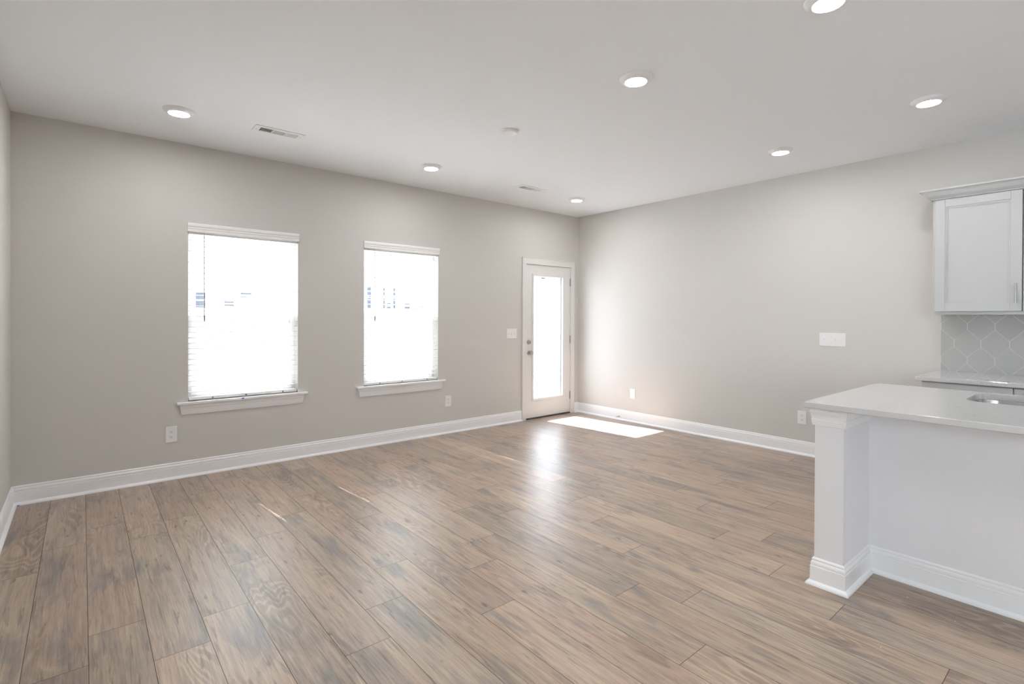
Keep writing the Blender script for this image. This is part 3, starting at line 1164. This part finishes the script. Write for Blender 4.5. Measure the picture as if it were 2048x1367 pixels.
r = empty('base_cabinet', (-0.32, -5.3, 0))
tag(r, 'white base cabinet with drawers under the right wall worktop', 'cabinet')
b = MB()
b.box(-0.640, -0.032, IE, -4.005, 0.10, 0.872, 0.001)
b.box(-0.575, -0.032, IE, -4.005, 0.0, 0.10)
b.build('body', M_CAB, r)
for k, (ya_, yb_) in enumerate(((-4.494, -4.010), (-4.990, -4.497), (-5.49, -4.996), (-5.99, -5.496))):
    q = MB().box(-0.661, -0.640, ya_, yb_, 0.700, 0.866, 0.002).build('drawer', M_CAB, r)
    dm = MB()
    shaker(dm, -0.661, ya_, yb_, 0.125, 0.690)
    dd = dm.build('cabinet_door', M_CAB, r)

o = MB().box(-0.685, -0.001, IE, -3.975, 0.874, 0.904, 0.003, 2).build('wall_countertop', M_QUARTZ)
tag(o, 'speckled quartz worktop along the right wall below the tiles', 'countertop')

# backsplash of long hexagon tiles
r = empty('tile_backsplash', (0, -5.2, 0.904))
tag(r, 'backsplash of pale grey elongated hexagon tiles under the wall cabinet', 'tile backsplash')
MB().box(-0.005, -0.0005, IE, -4.003, 0.9045, 1.3565).build('grout', M_GROUT, r)
b = MB()
HWD, VE, DZ = 0.0805, 0.050, 0.083
gp = 0.0013
for rowi in range(-4, 5):
    zc = 1.131 + rowi * (VE + DZ)
    if not (0.75 < zc < 1.5):
        continue
    for k in range(-2, 19):
        yc_ = -4.1645 - 0.161 * k + (0.0805 if rowi % 2 else 0)
        pts = [(0, VE / 2 + DZ), (HWD, VE / 2), (HWD, -VE / 2), (0, -VE / 2 - DZ), (-HWD, -VE / 2), (-HWD, VE / 2)]
        lay = []
        for (ins, x) in ((gp, -0.0048), (gp, -0.0060), (gp + 0.0010, -0.0066)):
            s_ = 1 - ins / (HWD * 0.72)
            sv = 1 - ins / 0.085
            lay.append([b.bm.verts.new((x, yc_ + p[0] * s_, zc + p[1] * sv)) for p in pts])
        for A, B in zip(lay, lay[1:]):
            for i in range(6):
                j_ = (i + 1) % 6
                b.bm.faces.new((A[i], A[j_], B[j_], B[i]))
        b.bm.faces.new(lay[-1][::-1])
bmesh.ops.recalc_face_normals(b.bm, faces=b.bm.faces)
for co, no in (((0, -4.003, 0), (0, 1, 0)), ((0, IE, 0), (0, -1, 0)), ((0, 0, 0.9045), (0, 0, -1)), ((0, 0, 1.3565), (0, 0, 1))):
    bmesh.ops.bisect_plane(b.bm, geom=b.bm.verts[:] + b.bm.edges[:] + b.bm.faces[:], plane_co=co, plane_no=no, clear_outer=True)
b.build('tiles', M_TILE, r)

# ------------------------------------------------------------------ small scraps
t = MB().poly([(-4.320, -0.0405, 0.6185), (-4.286, -0.0405, 0.6185), (-4.296, -0.0405, 0.6110), (-4.303, -0.0405, 0.6040), (-4.309, -0.0405, 0.6110)], (0, -0.0006, 0))
tag(t.build('tape_scrap', M_TAPE), 'small blue tape mark on the front of the left window sill', 'tape')
t = MB().box(-5.7245, -5.7105, -0.0315, -0.0345, 0.0003, 0.004)
tag(t.build('tape_scrap', M_TAPE), 'tiny blue tape scrap in the left corner of the baseboard', 'tape')
chips = [(-2.368, -4.310, 'paint fleck on the floor near the island baseboard, nearest the pilaster side', 0.0035),
         (-2.445, -4.496, 'paint fleck on the floor at the right, by the plank joint', 0.003),
         (-2.910, -4.342, 'paint fleck on the floor farthest out from the island', 0.0025),
         (-2.511, -4.191, 'paint fleck on the floor just off the pilaster corner', 0.0025)]
for x, y, lab, s_ in chips:
    t = MB().poly([(x - s_, y, 0.0002), (x, y - s_ * 0.7, 0.0002), (x + s_ * 1.2, y + s_ * 0.1, 0.0002), (x, y + s_ * 0.6, 0.0002)], (0, 0, 0.0012))
    tag(t.build('paint_fleck', M_PLAST), 'tiny white ' + lab, 'paint fleck', 'white paint flecks on the floor')

# ------------------------------------------------------------------ outdoors, mostly burnt out
o = MB().box(-90, 90, -60, 140, -0.45, -0.15).build('ground', M_GRASS)
tag(o, 'sunlit lawn outside the windows', 'lawn', kind='structure')
o = MB().box(-2.6, 1.2, TW + 0.001, 3.2, -0.149, -0.03, 0.01).build('patio_slab', M_CONC)
tag(o, 'pale concrete patio slab outside the glazed door', 'patio')


def make_house(x0, x1, y, label, wins, h=3.7):
    r_ = empty('neighbour_house', ((x0 + x1) / 2, y, -0.15))
    tag(r_, label, 'house', 'neighbouring houses outside')
    MB().box(x0, x1, y, y + 9, -0.15, h).build('walls', M_SIDING, r_)
    MB().poly([(x0 - .4, y - .4, h), (x0 - .4, y + 9.4, h), (x0 - .4, y + 4.5, h + 1.3)], (x1 - x0 + .8, 0, 0)).build('roof', M_ROOF, r_)
    for (a, c_, z0, z1) in wins:
        w_ = MB()
        w_.box(a - .08, a, y - .06, y, z0 - .08, z1 + .08)
        w_.box(c_, c_ + .08, y - .06, y, z0 - .08, z1 + .08)
        w_.box(a, c_, y - .06, y, z1, z1 + .08)
        w_.box(a, c_, y - .06, y, z0 - .08, z0)
        w_.box(a, c_, y - .05, y, (z0 + z1) / 2 - .03, (z0 + z1) / 2 + .03)
        wf_ = w_.build('window', M_VINYL, r_)
        MB().box(a, c_, y - .03, y - .01, z0, z1).build('pane', M_PANE_D, wf_)


make_house(-2.5, 5.5, 24, 'pale house seen faintly through the left blind', [(-1.45, -0.75, 1.75, 2.5), (0.05, 0.5, 1.8, 2.15), (0.8, 1.3, 2.3, 2.55)])
make_house(7.0, 17.0, 24, 'pale house seen faintly through the second blind', [(7.6, 7.85, 1.8, 3.2), (8.62, 8.74, 1.8, 3.2), (9.27, 9.43, 1.8, 3.2), (8.85, 9.15, 1.8, 2.2), (10.05, 10.45, 1.85, 2.2), (10.6, 11.4, 1.85, 2.02)])
